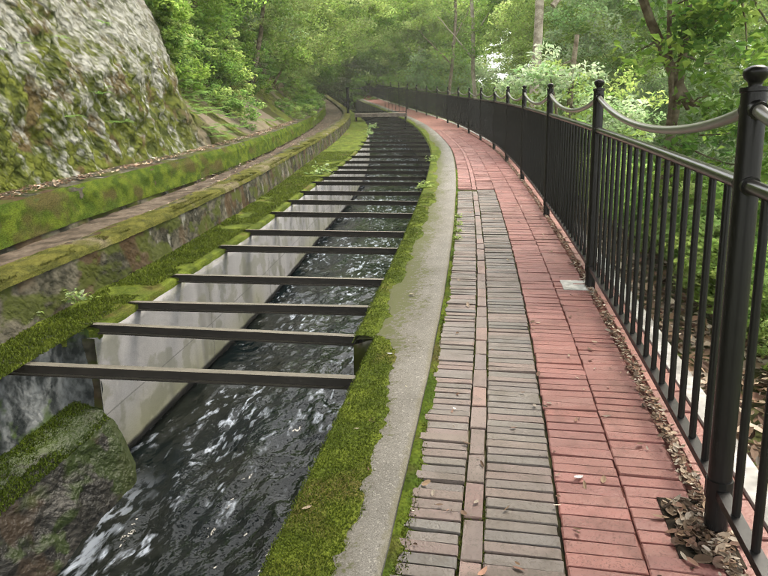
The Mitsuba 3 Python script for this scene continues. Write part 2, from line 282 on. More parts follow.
quad_block('path__post_footing', [at(4.50, -.20), at(4.50, .02), at(4.74, .02), at(4.74, -.20)], -.03, .006, 'pale_pad')
labels['path__post_footing'] = {'label': 'square pale concrete pad let into the red bricks beside the second fence post'}
quad_block('path__post_footing', [at(1.74, -.15), at(1.74, .04), at(2.06, .04), at(2.06, -.15)], -.03, .003, 'soil')
labels['path__post_footing_001'] = {'label': 'dark leaf-filled square patch at the foot of the nearest fence post'}

# ------------------------------------------------------------------ moss on the kerb, in the joint
def tufts(n, x_of, y0, y1, zf, size, col, pow_=1.6):
    y = y0 + (y1 - y0) * rng.random(n) ** pow_; x, keep = x_of(y); y, x = y[keep], x[keep]; n = len(y)
    a = rng.random(n) * 2 * np.pi; h = size * rng.uniform(.5, 1.4, n); w = h * .35
    base = np.column_stack([x, y, zf(x, y)]); d = np.column_stack([np.cos(a), np.sin(a), np.zeros(n)])
    lean = np.column_stack([rng.normal(0, .5, n), rng.normal(0, .5, n), np.ones(n)]) * h[:, None]
    v = np.stack([base - d * w[:, None], base + d * w[:, None], base + lean], 1).reshape(-1, 3)
    t = fb(base, 9)[:, None]; c = np.array(col[0]) * (1 - t) + np.array(col[1]) * t; c = c * rng.uniform(.6, 1.5, (n, 1))
    return world(v), np.arange(3 * n).reshape(-1, 3), np.repeat(c, 3, 0)
def kmoss_h(x, y):
    e = fx(y) - np.where(y > 3.64, 1.57, 1.45); d = x - e
    P = np.stack([x, y, x * 0], -1); w = .17 + .16 * (fb(P, 2.2, 3, 5) - .5) + .05 * np.sin(y * .9)
    return .030 * np.clip((w - d) / .05, -1, 1) * .6 + .022 * (fb(P, 22, 4, 2) - .5) + .02 * (fb(P, 6, 3, 8) - .5) - .002 + .034 * np.clip(d / .48, 0, 1), d, w
def moss_disp(V, UV):
    V = V.copy(); h, d, w = kmoss_h(V[..., 0], V[..., 1]); V[..., 2] = np.where(d < .004, np.minimum(h, .004) - .03 * (d < .0), h); return V
YM = np.concatenate([np.arange(.6, 3.638, .012), np.arange(3.645, 6, .025), np.arange(6, 20, .08), np.arange(20, 45, .4)])
for yy, key in ((YM[YM < 3.64], 'kerb_moss'), (YM[YM > 3.64], 'kerb_moss__far_band')):
    put_loft(key, yy, lambda y: [(fx(y) - (1.583 if y > 3.64 else 1.463), 0), (fx(y) - 1.20, 0)], [34], 'moss', moss_disp)
def kx(y):
    e = fx(y) - np.where(y > 3.64, 1.57, 1.45); x = e + rng.random(len(y)) * .30; h, d, w = kmoss_h(x, y); return x, d < w + .10 * rng.random(len(y)) ** 2.5 - .03
v, f, c = tufts(90000, kx, 1.3, 9, lambda x, y: np.maximum(kmoss_h(x, y)[0], .0) - .002, .0075, ((.050, .074, .010), (.115, .145, .020)))
put('kerb_moss__tufts', (v, f), 'moss_tuft', False, color=c)
tag('kerb_moss', 'bright green moss carpet along the water side of the concrete kerb', 'moss', kind='stuff')
def jm(V, UV):
    V = V.copy(); x, y = V[..., 0], V[..., 1]; d = (x - fx(y) + 1.075) * 1.0; P = np.stack([x, y, x * 0], -1)
    w = .032 + .035 * np.clip((3.4 - y) / 1.6, 0, 1) + .07 * (fb(P, 4, 3, 4) - .5)
    V[..., 2] = -.004 + .013 * np.clip((w - d) / .03, -1.2, 1) + .012 * (fb(P, 30, 4, 6) - .5); return V
put_loft('joint_moss', YM[YM < 12], lambda y: [(fx(y) - 1.074, 0), (fx(y) - .90, 0)], [22], 'dark_moss', jm)
def jx(y):
    x = fx(y) - 1.07 + rng.random(len(y)) * .11; return x, x - fx(y) + 1.075 < .03 + .05 * np.clip((3.6 - y) / 1.8, 0, 1) * rng.random(len(y))
v, f, c = tufts(22000, jx, 1.3, 9, lambda x, y: x * 0 + .001, .007, ((.04, .05, .009), (.085, .10, .016))); put('joint_moss__tufts', (v, f), 'moss_tuft', False, color=c)
# moss in the joints beside the stretcher row
def jx2(y):
    off = np.where(rng.random(len(y)) < .5, -.828, -.7605); n = -.155 * 0; x = fx(y) + off * 1.012 + rng.normal(0, .006, len(y)); return x, fb(np.stack([x, y, x * 0], -1), 2.3, 3, 9) > .46
v, f, c = tufts(16000, jx2, 1.3, 9, lambda x, y: x * 0 - .009, .007, ((.05, .065, .012), (.10, .12, .02))); put('joint_moss__tufts', (v, f), 'moss_tuft', False, color=c)
tag('joint_moss', 'moss filling the gap between the concrete kerb and the dark bricks', 'moss', kind='stuff')

# ------------------------------------------------------------------ channel: water, left walls, beams
def water_disp(V, UV):
    V = V.copy(); P = np.stack([V[..., 0] * 1.6, V[..., 1] * .8, V[..., 0] * 0], -1)
    V[..., 2] += .10 * (fb(P, 2.0, 4) - .5) + .035 * (fb(P, 9, 3, 4) - .5); return V
put_loft('water', np.concatenate([np.arange(.2, 8, .03), np.arange(8, 66, .25)]), lambda y: [(fx(y) - 4.3, -1.06), (ex(y) + .25, -1.06)], [90], 'water', water_disp, uvx=ex)
tag('water', kind='structure')
put('channel_bed', loft(np.arange(.2, 66, 1.), lambda y: [(fx(y) - 4.4, -1.5), (ex(y) + .3, -1.5)], [1])[:2], 'wet_rock'); tag('channel_bed', kind='structure')
YW = np.concatenate([np.arange(3.94, 9, .06), np.arange(9, 20, .15), np.arange(20, 66, .5)])
def sw(V, UV):
    V = V.copy(); V[..., 0] += .012 * (fb(V, 2.5) - .5); return V
put_loft('channel_wall', YW, lambda y: [(gx(y) - .10, -.085), (gx(y), -.09), (gx(y) + .02, -.99), (gx(y) - .05, -1.02), (gx(y) - .05, -1.4)], [1, 14, 1, 2], 'channel_concrete', sw, flip=True)
g0 = float(gx(3.94)); ev = world(np.array([[g0 - .5, 3.941, -.085], [g0 - .004, 3.941, -.09], [g0 + .016, 3.941, -1.02], [g0 - .5, 3.941, -1.02]]))
put('channel_wall__end_face', (ev, np.array([[0, 3, 2, 1]])), 'stained_concrete', False, uv=np.array([[0, 0], [0, .5], [.98, .5], [.98, 0]]))
tag('channel_wall', 'smooth grey concrete lining along the left side of the water channel', 'wall')
# ledge + older stone lining near the camera
def lx(y): return gx(y) - .20 if y < 3.945 else gx(y) - .035
def rough(amp, s, seed=0, zamp=0.):
    def d(V, UV):
        V = V.copy(); V[..., 0] += amp * (fb(V, s, 4, seed) - .5); V[..., 2] += zamp * (fb(V, s * 1.3, 4, seed + 5) - .5); return V
    return d
YN = np.arange(.2, 3.96, .03)
put_loft('stone_lining_wall', YN, lambda y: [(lx(y) - .02, -.02), (lx(y), -.04), (lx(y) + .03, -.30), (lx(y) + .06, -.95)], [1, 12, 20], 'stone_lining', rough(.06, 5, 3), flip=True)
tag('stone_lining_wall', 'dark wet old stone wall streaked grey, under the nearest steel beam at the left', 'wall')
def bankp(y):
    x = lx(min(y, 3.93)); t = np.clip((y - 2.6) / 1.3, 0, 1); e = np.clip((y - 3.86) / .16, 0, 1) ** 2
    return [(x - .20, -.40), (x + .02, -.47 - .03 * t), (x + .19 + .02 * t - .03 * e, -.58 + .02 * t), (x + .23 + .02 * t - .04 * e, -.64), (x + .40 - .06 * e, -1.02), (x + .44 - .12 * e, -1.3)]
def bank_disp(V, UV):
    V = V.copy(); k = np.clip(UV[..., 0] / .2, 0, 1) * np.clip((4.0 - UV[..., 1]) / .4, .15, 1); ri = 1 - 2 * np.abs(fb(V, 4.5, 4, 31) - .5) * 2; V[..., 0] += k * (.09 * (fb(V, 2.4, 5, 8) - .5) + .05 * (fb(V, 12, 4, 3) - .5) - .03 * (ri - .6)); V[..., 2] += .07 * (fb(V, 3.2, 5, 2) - .5) + .025 * (fb(V, 20, 3) - .5)
    return V
put_loft('rock_bank', np.append(np.arange(.2, 4.0, .02), 4.05), bankp, [4, 10, 3, 22, 6], 'wet_rock', bank_disp, flip=True)
def bkx(y):
    x = np.array([lx(min(k, 3.93)) for k in y]) - .02 + .27 * rng.random(len(y)); return x, fb(np.stack([x, y, x * 0], -1), 4, 3, 9) > .42
def bkz(x, y):
    l = np.array([lx(min(k, 3.93)) for k in y]); P = np.stack([x, y, x * 0 - .5], -1); return -.485 - .55 * np.clip(x - l - .02, 0, 1) - .5 * np.clip(x - l - .2, 0, 1) + .07 * (fb(P, 3.2, 5, 2) - .5)
v, f, c = tufts(20000, bkx, 2.2, 3.93, bkz, .014, ((.04, .062, .008), (.095, .13, .016)), 1.)
put('rock_bank__moss', (v, f), 'moss_tuft', False, color=c); labels['rock_bank__moss'] = {'kind': 'stuff'}
def bx_(y):
    x = gx(y) - .2 + rng.random(len(y)) * .30 - .05; return x, fb(np.stack([x, y, x * 0], -1), 3, 3, 9) > .44
tag('rock_bank', 'mossy wet stone ledge at the water edge in the lower left corner', 'ledge')
def ledge_prof(y): return [(par(y) - .1, .02), (par(y) + .03, -.01), (gx(y) - .08 if y > 3.93 else lx(y) - .03, -.03), (lx(y) + (.030 if y > 3.93 else .02), -.045), (lx(y) + (.028 if y > 3.93 else -.02), -.13)]
YL = np.concatenate([np.arange(1.5, 8, .03), np.arange(8, 20, .08), np.arange(20, 60, .4)])
def ledge_disp(V, UV):
    V = V.copy(); P = V; V[..., 2] += .030 * (fb(P, 16, 4, 3) - .5) + .035 * (fb(P, 5, 3, 7) - .5); V[..., 0] += .03 * (fb(P, 9, 3, 1) - .5); return V
put_loft('ledge_moss', YL, ledge_prof, [2, 14, 3, 2], 'moss', ledge_disp, flip=True)
def lgx(y):
    a, b = par(y) + .02, gx(y) - .03; x = a + (b - a) * rng.random(len(y)); return x, fb(np.stack([x, y, x * 0], -1), 3, 3, 9) > .36
v, f, c = tufts(60000, lgx, 3.0, 16, lambda x, y: x * 0 - .008, .013, ((.045, .066, .009), (.115, .145, .019))); put('ledge_moss__tufts', (v, f), 'moss_tuft', False, color=c)
tag('ledge_moss', 'yellow green moss and short grass on the narrow ledge left of the channel', 'moss', kind='stuff')
# parapet between channel and upper footpath
def parp(y):
    a = float(par(y)); w = .24 + .1 * np.clip((y - 8) / 8, 0, 1); return [(a + .03, -.1), (a + .02, .0), (a - .005, .32), (a - .03, .345), (a - w + .02, .35), (a - w, .33), (a - w, .1)]
put_loft('parapet_wall', YL, parp, [1, 12, 1, 6, 1, 2], 'stained_concrete', rough(.05, 4, 2, .03), flip=True)
tag('parapet_wall', 'low dark stained concrete wall with a mossy top, right above the channel ledge', 'wall')
def top_moss(V, UV):
    V = V.copy(); P = V; V[..., 2] += -.008 + .028 * (fb(P, 2.4, 4, 21) - .42) + .018 * (fb(P, 14, 4, 2) - .5); return V
put_loft('parapet_moss', YL, lambda y: [(par(y) + .014, .300), (par(y) + .006, .335), (par(y) - .02, .356), (par(y) - .14, .362), (par(y) - .26, .350)], [4, 2, 6, 6], 'dry_moss', top_moss, flip=True)
def ptx(y):
    x = par(y) - .15 * rng.random(len(y)) + .015; return x, fb(np.stack([x, y, x * 0], -1), 2.4, 4, 21) > .42
v, f, c = tufts(26000, ptx, 2.5, 16, lambda x, y: x * 0 + .345, .011, ((.055, .058, .014), (.11, .11, .026))); put('parapet_moss__tufts', (v, f), 'moss_tuft', False, color=c)
tag('parapet_moss', 'yellow green moss along the top of the parapet wall', 'moss', kind='stuff')
put_loft('footpath', YL, lambda y: [(low(y) - .05, .21), (par(y) - .2, .24)], [10], 'dirt', rough(0, 4, 2, .03)); tag('footpath', kind='structure')
def lowp(y):
    a = float(low(y)); return [(a + .05, .10), (a + .02, .24), (a - .03, .55), (a - .07, .585), (a - .36, .60)]
put_loft('low_wall', YL, lowp, [2, 14, 2, 6], 'stained_concrete', rough(.08, 4, 12, .03), flip=True)
tag('low_wall', 'low moss grown wall between the dirt footpath and the rock slope', 'wall')
def lm(V, UV):
    V = V.copy(); P = V; k = fb(P, 2.6, 4, 33) - .40; V[..., 0] += .10 * k + .03 * (fb(P, 13, 4, 3) - .5); return V
put_loft('low_wall_moss', YL, lambda y: [(low(y) + .035, .26), (low(y) + .005, .50), (low(y) - .045, .583)], [16, 5], 'dark_moss', lm, flip=True)
tag('low_wall_moss', 'deep green moss covering the face of the low wall under the rock slope', 'moss', kind='stuff')

# steel beams: I section, each its own thing
def ibeam(p0, p1, w=.062, h=.062, t=.008):
    p0, p1 = np.array(p0, float), np.array(p1, float); d = p1 - p0; L = np.linalg.norm(d); d /= L
    side = np.cross([0, 0, 1.], d); side /= np.linalg.norm(side); up = np.cross(d, side)
    h2, w2 = h / 2, w / 2; s = t / 2
    prof = [(-w2, h2), (w2, h2), (w2, h2 - t), (s, h2 - t), (s, -h2 + t), (w2, -h2 + t), (w2, -h2), (-w2, -h2), (-w2, -h2 + t), (-s, -h2 + t), (-s, h2 - t), (-w2, h2 - t)]
    from shapely.geometry import Polygon
    m = trimesh.creation.extrude_polygon(Polygon(prof), L, engine='earcut'); v = np.array(m.vertices)
    return trimesh.Trimesh(p0 + v[:, :1] * side + v[:, 1:2] * up + v[:, 2:] * d, m.faces, process=False)
BY = [3.19, 3.78, 4.33, 4.99, 6.02, 6.75, 7.80, 8.68, 9.51, 10.52, 11.2, 12.0, 12.8, 13.8, 14.9, 16.3, 17.7, 19.0, 20.8, 22.6, 24.6, 26.6, 28.4, 31.6, 33.0, 34.6, 36.4, 38.4]
OR = ['nearest', 'second', 'third', 'fourth', 'fifth', 'sixth', 'seventh', 'eighth', 'ninth', 'tenth', 'eleventh', 'twelfth', 'thirteenth', 'fourteenth', 'fifteenth', 'sixteenth', 'seventeenth', 'eighteenth', 'nineteenth', 'twentieth', 'twenty-first', 'twenty-second', 'twenty-third', 'twenty-fourth', 'twenty-fifth', 'twenty-sixth', 'twenty-seventh', 'twenty-eighth']
for k, y in enumerate(BY):
    yl = y + (.24 if y < 4 else .17); e = fx(y) - (1.45 if y < 3.64 else 1.57)
    l = (lx(yl) if y < 3.6 else gx(yl)) - .10
    a = world(np.array([[l, yl, -.052 + rng.normal(0, .006)], [e + .03, y, -.066]]))
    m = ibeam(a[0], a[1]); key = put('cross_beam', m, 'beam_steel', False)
    extra = 'spanning from the mossy ledge to the kerb' if k else 'at its full width, ending over the old stone wall'
    tag(key, f'{OR[k]} steel beam across the channel counted from the camera, {extra}' if k else f'nearest and lowest steel beam across the channel, {extra}', 'beam', 'steel beams across the water channel')

# ------------------------------------------------------------------ fence
tag('fence', 'black metal fence with ball-topped posts and drooping upper rails along the brick path', 'fence')
PY = [-.85, 1.91, 4.60, 7.39, 10.37, 13.22, 16.0]
while PY[-1] < 60: PY.append(float(y_of_s(s_of_y(PY[-1]) + 2.95)))
W1 = lambda x, y, z: world(np.array([[x, y, z]]))[0]
def fpts(ya, yb, n, zf):
    s = np.linspace(s_of_y(ya), s_of_y(yb), n); y = y_of_s(s); t = np.linspace(0, 1, n); return world(np.column_stack([fx(y), y, zf(t)]))
nb, spare = 0, []
for k, y in enumerate(PY):
    c = W1(float(fx(y)), y, 0)
    if k:
        far = y > 24
        p = put('fence__post', lathe([(.0, -.04), (.036, -.04), (.036, .02), (.0355, 1.40), (.040, 1.402), (.040, 1.414), (.0, 1.414)], c, 10 if far else 22), 'black_paint', 30)
        put(p + '__finial', lathe([(.020, 1.412), (.018, 1.420), (.020, 1.430), (.030, 1.440), (.0345, 1.452), (.035, 1.460), (.031, 1.468), (.018, 1.475), (0, 1.477)], c, 8 if far else 20), 'black_paint', 40)
        if not far:
            d = fpts(y - .04, y + .04, 5, lambda t: t * 0 + 1.135); put(p + '__collar', tube_mesh(d, .029, 12), 'black_paint', 40)
            d = fpts(y - .045, y + .045, 5, lambda t: 1.362 - .012 * np.abs(t - .5) * 2); put(p + '__collar', tube_mesh(d, .027, 12), 'black_paint', 40)
            put(p + '__bracket', lathe([(.0, .12), (.042, .12), (.042, .185), (.0, .185)], c, 12), 'black_paint', 30)
    if k + 1 >= len(PY): break
    yb = PY[k + 1]; sd = 14 if y < 14 else 7
    put('fence__top_rail', tube_mesh(fpts(y, yb, 9, lambda t: t * 0 + 1.135), .0215, sd), 'rail_paint', 50)
    put('fence__swag_rail', tube_mesh(fpts(y, yb, 25, lambda t: 1.362 - .135 * (1 - (2 * t - 1) ** 2) ** .85), .0185, sd), 'swag_paint', 50)
    q = fpts(y, yb, 9, lambda t: t * 0 + .15)
    R_ = []
    for dz in (.014, -.014):
        for dx in (-.020, .020): R_.append(q + [dx, 0, dz])
    v = np.stack([R_[0], R_[1], R_[3], R_[2]], 1).reshape(-1, 3); n = 9; f = []
    for i in range(n - 1):
        for j in range(4):
            a, b = i * 4 + j, i * 4 + (j + 1) % 4; f += [[a, b, b + 4], [a, b + 4, a + 4]]
    put('fence__bottom_rail', (v, np.array(f)), 'black_paint', False)
    nbars = 17
    for j in range(1, nbars + 1):
        s = s_of_y(y) + (s_of_y(yb) - s_of_y(y)) * j / (nbars + 1); yy = float(y_of_s(s))
        if yy < .55: continue
        m = tube_mesh(np.array([W1(float(fx(yy)), yy, .16), W1(float(fx(yy)), yy, .6), W1(float(fx(yy)), yy, 1.125)]), .0125, 10 if yy < 8 else 6, False)
        if nb < 280: put('fence__baluster', m, 'black_paint', 60); nb += 1
        else: spare.append(m)
put('fence__distant_balusters', cat(spare), 'black_paint', 60); labels['fence__distant_balusters'] = {'kind': 'stuff'}

# ------------------------------------------------------------------ little bridge with a railing, far up the channel
YB, ZB = 30.0, .30
def B(x, y, z): return W1(x, y, z + ZB)
x0, x1 = float(gx(YB)) - .5, float(ex(YB)) + .06
def boxm(a, b):
    a, b = np.array(a, float), np.array(b, float); m = trimesh.creation.box(b - a); m.apply_translation((a + b) / 2); m.vertices = world(m.vertices); return m
mat('plank', princ(mottled((.13, .105, .09), (.22, .185, .165), 8), .8, .2))
put('footbridge__deck', boxm([x0, YB, ZB - .08], [x1, YB + .8, ZB]), 'plank')
put('footbridge__edge_beam', boxm([x0, YB - .05, ZB - .13], [x1, YB - .003, ZB + .02]), 'plank')
put('footbridge__leg', boxm([x1 - .10, YB + .02, -.4], [x1 - .02, YB + .1, ZB - .082]), 'beam_steel')
put('footbridge__leg', boxm([x0 + .02, YB + .02, -.4], [x0 + .10, YB + .1, ZB - .082]), 'beam_steel')
put('footbridge__railing_post', tube_mesh(np.array([B(x1 - .03, YB + .03, -.1), B(x1 - .03, YB + .03, 1.15)]), .022, 8), 'black_paint', 50)
put('footbridge__railing_post', tube_mesh(np.array([B(x0 - .30, YB + .03, -.5), B(x0 - .30, YB + .03, 1.2)]), .06, 8), 'black_paint', 50)
put('footbridge__rail', tube_mesh(np.array([B(x0 - .30, YB + .03, 1.13), B(x1 - .03, YB + .03, 1.13)]), .018, 7), 'black_paint', 50)
put('footbridge__rail', tube_mesh(np.array([B(x1 - 1.0, YB + .03, .10), B(x1 - .03, YB + .03, .10)]), .012, 7), 'black_paint', 50)
for k in range(1, 7): put('footbridge__baluster', tube_mesh(np.array([B(x1 - .03 - k * .16, YB + .03, .10), B(x1 - .03 - k * .16, YB + .03, 1.13)]), .009, 6), 'black_paint', 50)
tag('footbridge', 'small footbridge with a thin dark railing crossing the channel in the distance', 'footbridge')
# ------------------------------------------------------------------ terrain
def hx(y, z):
    """x of the hillside left of the low wall at height z above the path"""
    set_back = 1.0 * np.clip((y - 10.0) / 2.2, 0, 1) - .30 * np.clip((y - 17) / 5, 0, 1)
    zz = np.maximum(z - .58, 0); return low(y) - .33 - set_back * np.clip(zz / .8, 0, 1) - .16 * np.minimum(zz, 1.1) - .36 * np.clip(zz - 1.1, 0, 2.2) - .75 * np.maximum(zz - 3.3, 0)
YH = np.concatenate([np.arange(.0, 11, .03), np.arange(11, 30, .2), np.arange(30, 72, 1.)])
ZH = np.concatenate([np.arange(.5, 4, .03), np.arange(4, 24, .5)])
def rockd(V):
    P = V.copy(); P2 = np.stack([P[..., 0], P[..., 1] * .9 + P[..., 2] * .55, P[..., 2] * .9 - P[..., 1] * .5], -1)
    a = fb(P2, 1.1, 3, 4); st = np.abs(((P2[..., 1] * 1.9 + a * 2.2) % 1) - .5)          # slanting beds
    b = meshkit.noise(P2 * np.array([4., 2.2, 5.]), 3); c = 1 - np.abs(2 * fb(P2 * np.array([1.6, .9, 1.7]), 4.5, 4, 9) - 1) * 2.5; return .30 * (a - .5) + .09 * (st - .25) + .05 * (b - .5) + .035 * (c - .5) + .06 * (fb(P2 * np.array([1.3, .6, 1.4]), 7, 3, 19) - .5)
YY, ZZ = np.meshgrid(YH, ZH, indexing='ij'); V = np.stack([hx(YY, ZZ), YY, ZZ], -1)
V[..., 0] += rockd(V) * np.clip((ZZ - .45) / .3, 0, 1) - .05
put('rock_slope', (world(V.reshape(-1, 3)), grid_faces(*YY.shape)), 'rock', 48)
tag('rock_slope', kind='structure')
def bankz(x, y):
    d = np.asarray(x) - fx(np.clip(y, -6, 66)); return -.06 - .05 * np.clip(d, 0, .8) - .70 * np.clip(d - .8, 0, 12) + .25 * np.maximum(d - 24, 0)
XD = np.concatenate([np.arange(.25, 3, .06), np.arange(3, 14, .5), np.arange(14, 90, 4.)])
YBk = np.concatenate([np.arange(.0, 9, .06), np.arange(9, 72, .6)])
YY, DD = np.meshgrid(YBk, XD, indexing='ij'); XX = fx(np.minimum(YY, 66)) + DD; V = np.stack([XX, YY, bankz(XX, YY) + .10 * (fb(np.stack([XX, YY, XX * 0], -1), 2.2) - .5) * np.clip(DD, 0, 1)], -1)
put('valley_side', (world(V.reshape(-1, 3)), grid_faces(*YY.shape)), 'forest_floor', True); tag('valley_side', kind='structure')
v = np.array([[-150., -90, -16.], [150, -90, -16], [150, 150, -16], [-150, 150, -16]]); put('ground', (v, np.array([[0, 1, 2, 3]])), 'forest_floor'); tag('ground', kind='structure')
# wooded hill closing the view up the valley
ang = np.radians(np.linspace(-70, 70, 60)); rr = np.linspace(66, 120, 14); A, Rr = np.meshgrid(ang, rr, indexing='ij')
V = np.stack([np.sin(A) * Rr, np.cos(A) * Rr, -2 - 12 * np.clip((np.degrees(A) - 3) / 14, 0, 1) + (Rr - 66) * .5 * (1 - .75 * np.clip((np.degrees(A) - 3) / 14, 0, 1)) + 6 * (fb(np.stack([A * 5, Rr * .05, A * 0], -1), 1.) - .5)], -1)
put('hill', (V.reshape(-1, 3), grid_faces(*A.shape)), 'forest_floor', True); tag('hill', kind='structure')

# ------------------------------------------------------------------ leaves
def leaf_cards(c, nrm_, dirv, L, W, col, fold=.18):
    """n leaves of 4 triangles each: base, tip, two sides and a midrib point"""
    n = len(c); L = L[:, None]; W = W[:, None]; s = np.cross(nrm_, dirv); s /= np.linalg.norm(s, axis=1, keepdims=True) + 1e-9
    b, t, m = c - dirv * L * .5, c + dirv * L * .5 - nrm_ * L * .12, c + dirv * L * .02; l = m + s * W * .5 + nrm_ * W * fold; r = m - s * W * .5 + nrm_ * W * fold
    v = np.stack([b, t, m, l, r], 1).reshape(-1, 3); f = np.array([[0, 2, 3], [2, 1, 3], [0, 4, 2], [2, 4, 1]]); F_ = (f[None] + (np.arange(n) * 5)[:, None, None]).reshape(-1, 3)
    return v, F_, np.repeat(col, 5, 0)
def leaf_flat(c, nrm_, dirv, L, W, col):
    n = len(c); L = L[:, None]; W = W[:, None]; s = np.cross(nrm_, dirv); s /= np.linalg.norm(s, axis=1, keepdims=True) + 1e-9
    v = np.stack([c - dirv * L * .5, c + s * W * .5, c + dirv * L * .5, c - s * W * .5], 1).reshape(-1, 3)
    F_ = (np.array([[0, 1, 2], [0, 2, 3]])[None] + (np.arange(n) * 4)[:, None, None]).reshape(-1, 3); return v, F_, np.repeat(col, 4, 0)
def unit(a): return a / (np.linalg.norm(a, axis=-1, keepdims=True) + 1e-9)
def foliage(r, centres, spread, per, L, cols, flat=True, up=1.0, droop=.25):
    """clumps of leaves round the centres, each clump in its own tone"""
    n = len(centres) * per; ci = np.repeat(np.arange(len(centres)), per)
    o = r.normal(0, 1, (n, 3)); o *= (np.cbrt(r.random((n, 1))) / (np.linalg.norm(o, axis=1, keepdims=True) + 1e-9)); o[:, 2] *= .55
    c = np.asarray(centres)[ci] + o * np.asarray(spread)[ci][:, None] if np.ndim(spread) else np.asarray(centres)[ci] + o * spread
    nn = unit(r.normal(0, .55, (n, 3)) + [0, 0, up]); d = r.normal(0, 1, (n, 3)); d[:, 2] -= droop; d = unit(d - nn * (d * nn).sum(1, keepdims=True))
    cols = np.asarray(cols); base = cols[r.integers(len(cols), size=len(centres))] * r.uniform(.75, 1.25, (len(centres), 1)); col = base[ci] * r.uniform(.7, 1.3, (n, 1)) * r.uniform(.93, 1.07, (n, 3))
    Ls = L * r.uniform(.7, 1.3, n); return (leaf_flat if flat else leaf_cards)(c, nn, d, Ls, Ls * r.uniform(.42, .6, n), np.clip(col, 0, .9))
LIGHT = [(.33, .44, .13), (.39, .50, .15), (.27, .38, .11), (.44, .53, .22)]
PALE = [(.38, .52, .26), (.45, .56, .33), (.32, .47, .21), (.50, .60, .39)]
MID = [(.19, .31, .06), (.23, .36, .07), (.16, .27, .06), (.29, .41, .09)]
DEEP = [(.08, .17, .045), (.11, .21, .055), (.14, .25, .06), (.07, .14, .04)]
FERN = [(.20, .34, .10), (.25, .40, .11), (.16, .28, .08), (.31, .44, .15)]
def crown_mesh(seed, clumps, per, rad, L, cols, flat=True, sp=.26):
    r = np.random.default_rng(seed); d = unit(r.normal(0, 1, (clumps, 3))); q = d * (.45 + .55 * r.random((clumps, 1)) ** .5) * np.array(rad); q += r.normal(0, .08, q.shape) * np.array(rad)
    return foliage(r, q, sp * np.mean(rad) * r.uniform(.6, 1.3, clumps), per, L, cols, flat)
def group(key, m, matl):
    v, f, c = m; scene[key] = {'type': 'shapegroup', 'leaves': mikit.ply((v, f), matl, color=c)}
def inst(key, g, x, y, z, s=1., rz=0., sz=None):
    scene[key] = {'type': 'instance', 'g': {'type': 'ref', 'id': g}, 'to_world': T().translate([float(x), float(y), float(z)]).rotate([0, 0, 1], float(rz)).scale([float(s), float(s), float(sz or s)])}
for k, cols in enumerate((PALE, LIGHT, MID, DEEP)):
    for j in range(2): group(f'crown_kind_{k}{j}', crown_mesh(100 + 10 * k + j, 70, 130, (2.3, 2.3, 1.9), .15, cols), 'leaf')
gz = lambda x, y: SLOPE * y + float(rise(y))
r = np.random.default_rng(11)
# far woods: crowns over the valley, the hill and the slope, thinning to the right where the sky shows through
nw = [0]
def wood(az, dist, z, kind, s):
    nw[0] += 1; inst(f'woods__{nw[0]:03d}', f'crown_kind_{kind}{nw[0] % 2}', math.sin(math.radians(az)) * dist, math.cos(math.radians(az)) * dist, z, s, r.uniform(0, 360), s * r.uniform(.8, 1.15))
for az in np.arange(-14, 38, 2.1):
    for d, lo, hi, step in ((58, 0, 20, 3.6), (42, -6, 15, 3.3)):
        if d == 42 and az < 4: continue
        for z in np.arange(lo, hi, step):
            if az > 7 and r.random() < (.5 if z > 4 else .2): continue
            k = r.choice(4, p=[.55, .40, .05, 0]) if az > 6 else r.choice(4, p=[.12, .45, .33, .10])
            wood(az + r.uniform(-1.2, 1.2), d + r.uniform(-5, 5), z + r.uniform(-1, 1), k, r.uniform(.9, 1.5))
for az in np.arange(-20, 8, 2.0):
    for z in np.arange(4, 21, 2.6):
        wood(az + r.uniform(-1, 1), r.uniform(50, 63) if az < -4 else r.uniform(62, 70), z + r.uniform(-1, 1), r.choice(4, p=[.10, .45, .35, .10]), r.uniform(1.0, 1.4))
for az in np.arange(9, 37, 3.):
    for z in np.arange(-7, 8, 2.3):
        if az > 12 or z > 4: wood(az + r.uniform(-1.5, 1.5) + 3 * (az < 15), 24 + r.uniform(-4, 5), z + 1.5 + r.uniform(-1, 1), r.choice(4, p=[.55, .40, .05, 0]), r.uniform(.6, .95))
for y in np.arange(14, 66, 3.0):                     # on the slope left of the channel
    for h in (4.0, 7.0, 10.5):
        x = float(hx(y, h)) + r.uniform(-.8, .6); nw[0] += 1; kk = r.choice(4, p=[.06, .3, .4, .24])
        inst(f'woods__{nw[0]:03d}', f'crown_kind_{kk}{nw[0] % 2}', x, y + r.uniform(-1, 1), gz(x, y) + h + r.uniform(-.5, .5), r.uniform(.55, .95), r.uniform(0, 360))
for k in range(105):                                  # unseen crowns added behind and beside the viewer to shade the near lane
    y = r.uniform(-9, 4.6); x = r.uniform(-7.5, 3.0); nw[0] += 1; kk = r.choice(4, p=[.1, .4, .4, .1])
    inst(f'woods__{nw[0]:03d}', f'crown_kind_{kk}{nw[0] % 2}', x, y, gz(x, y) + 5.6 + r.uniform(0, 3) + .25 * abs(y), r.uniform(.7, 1.1), r.uniform(0, 360))
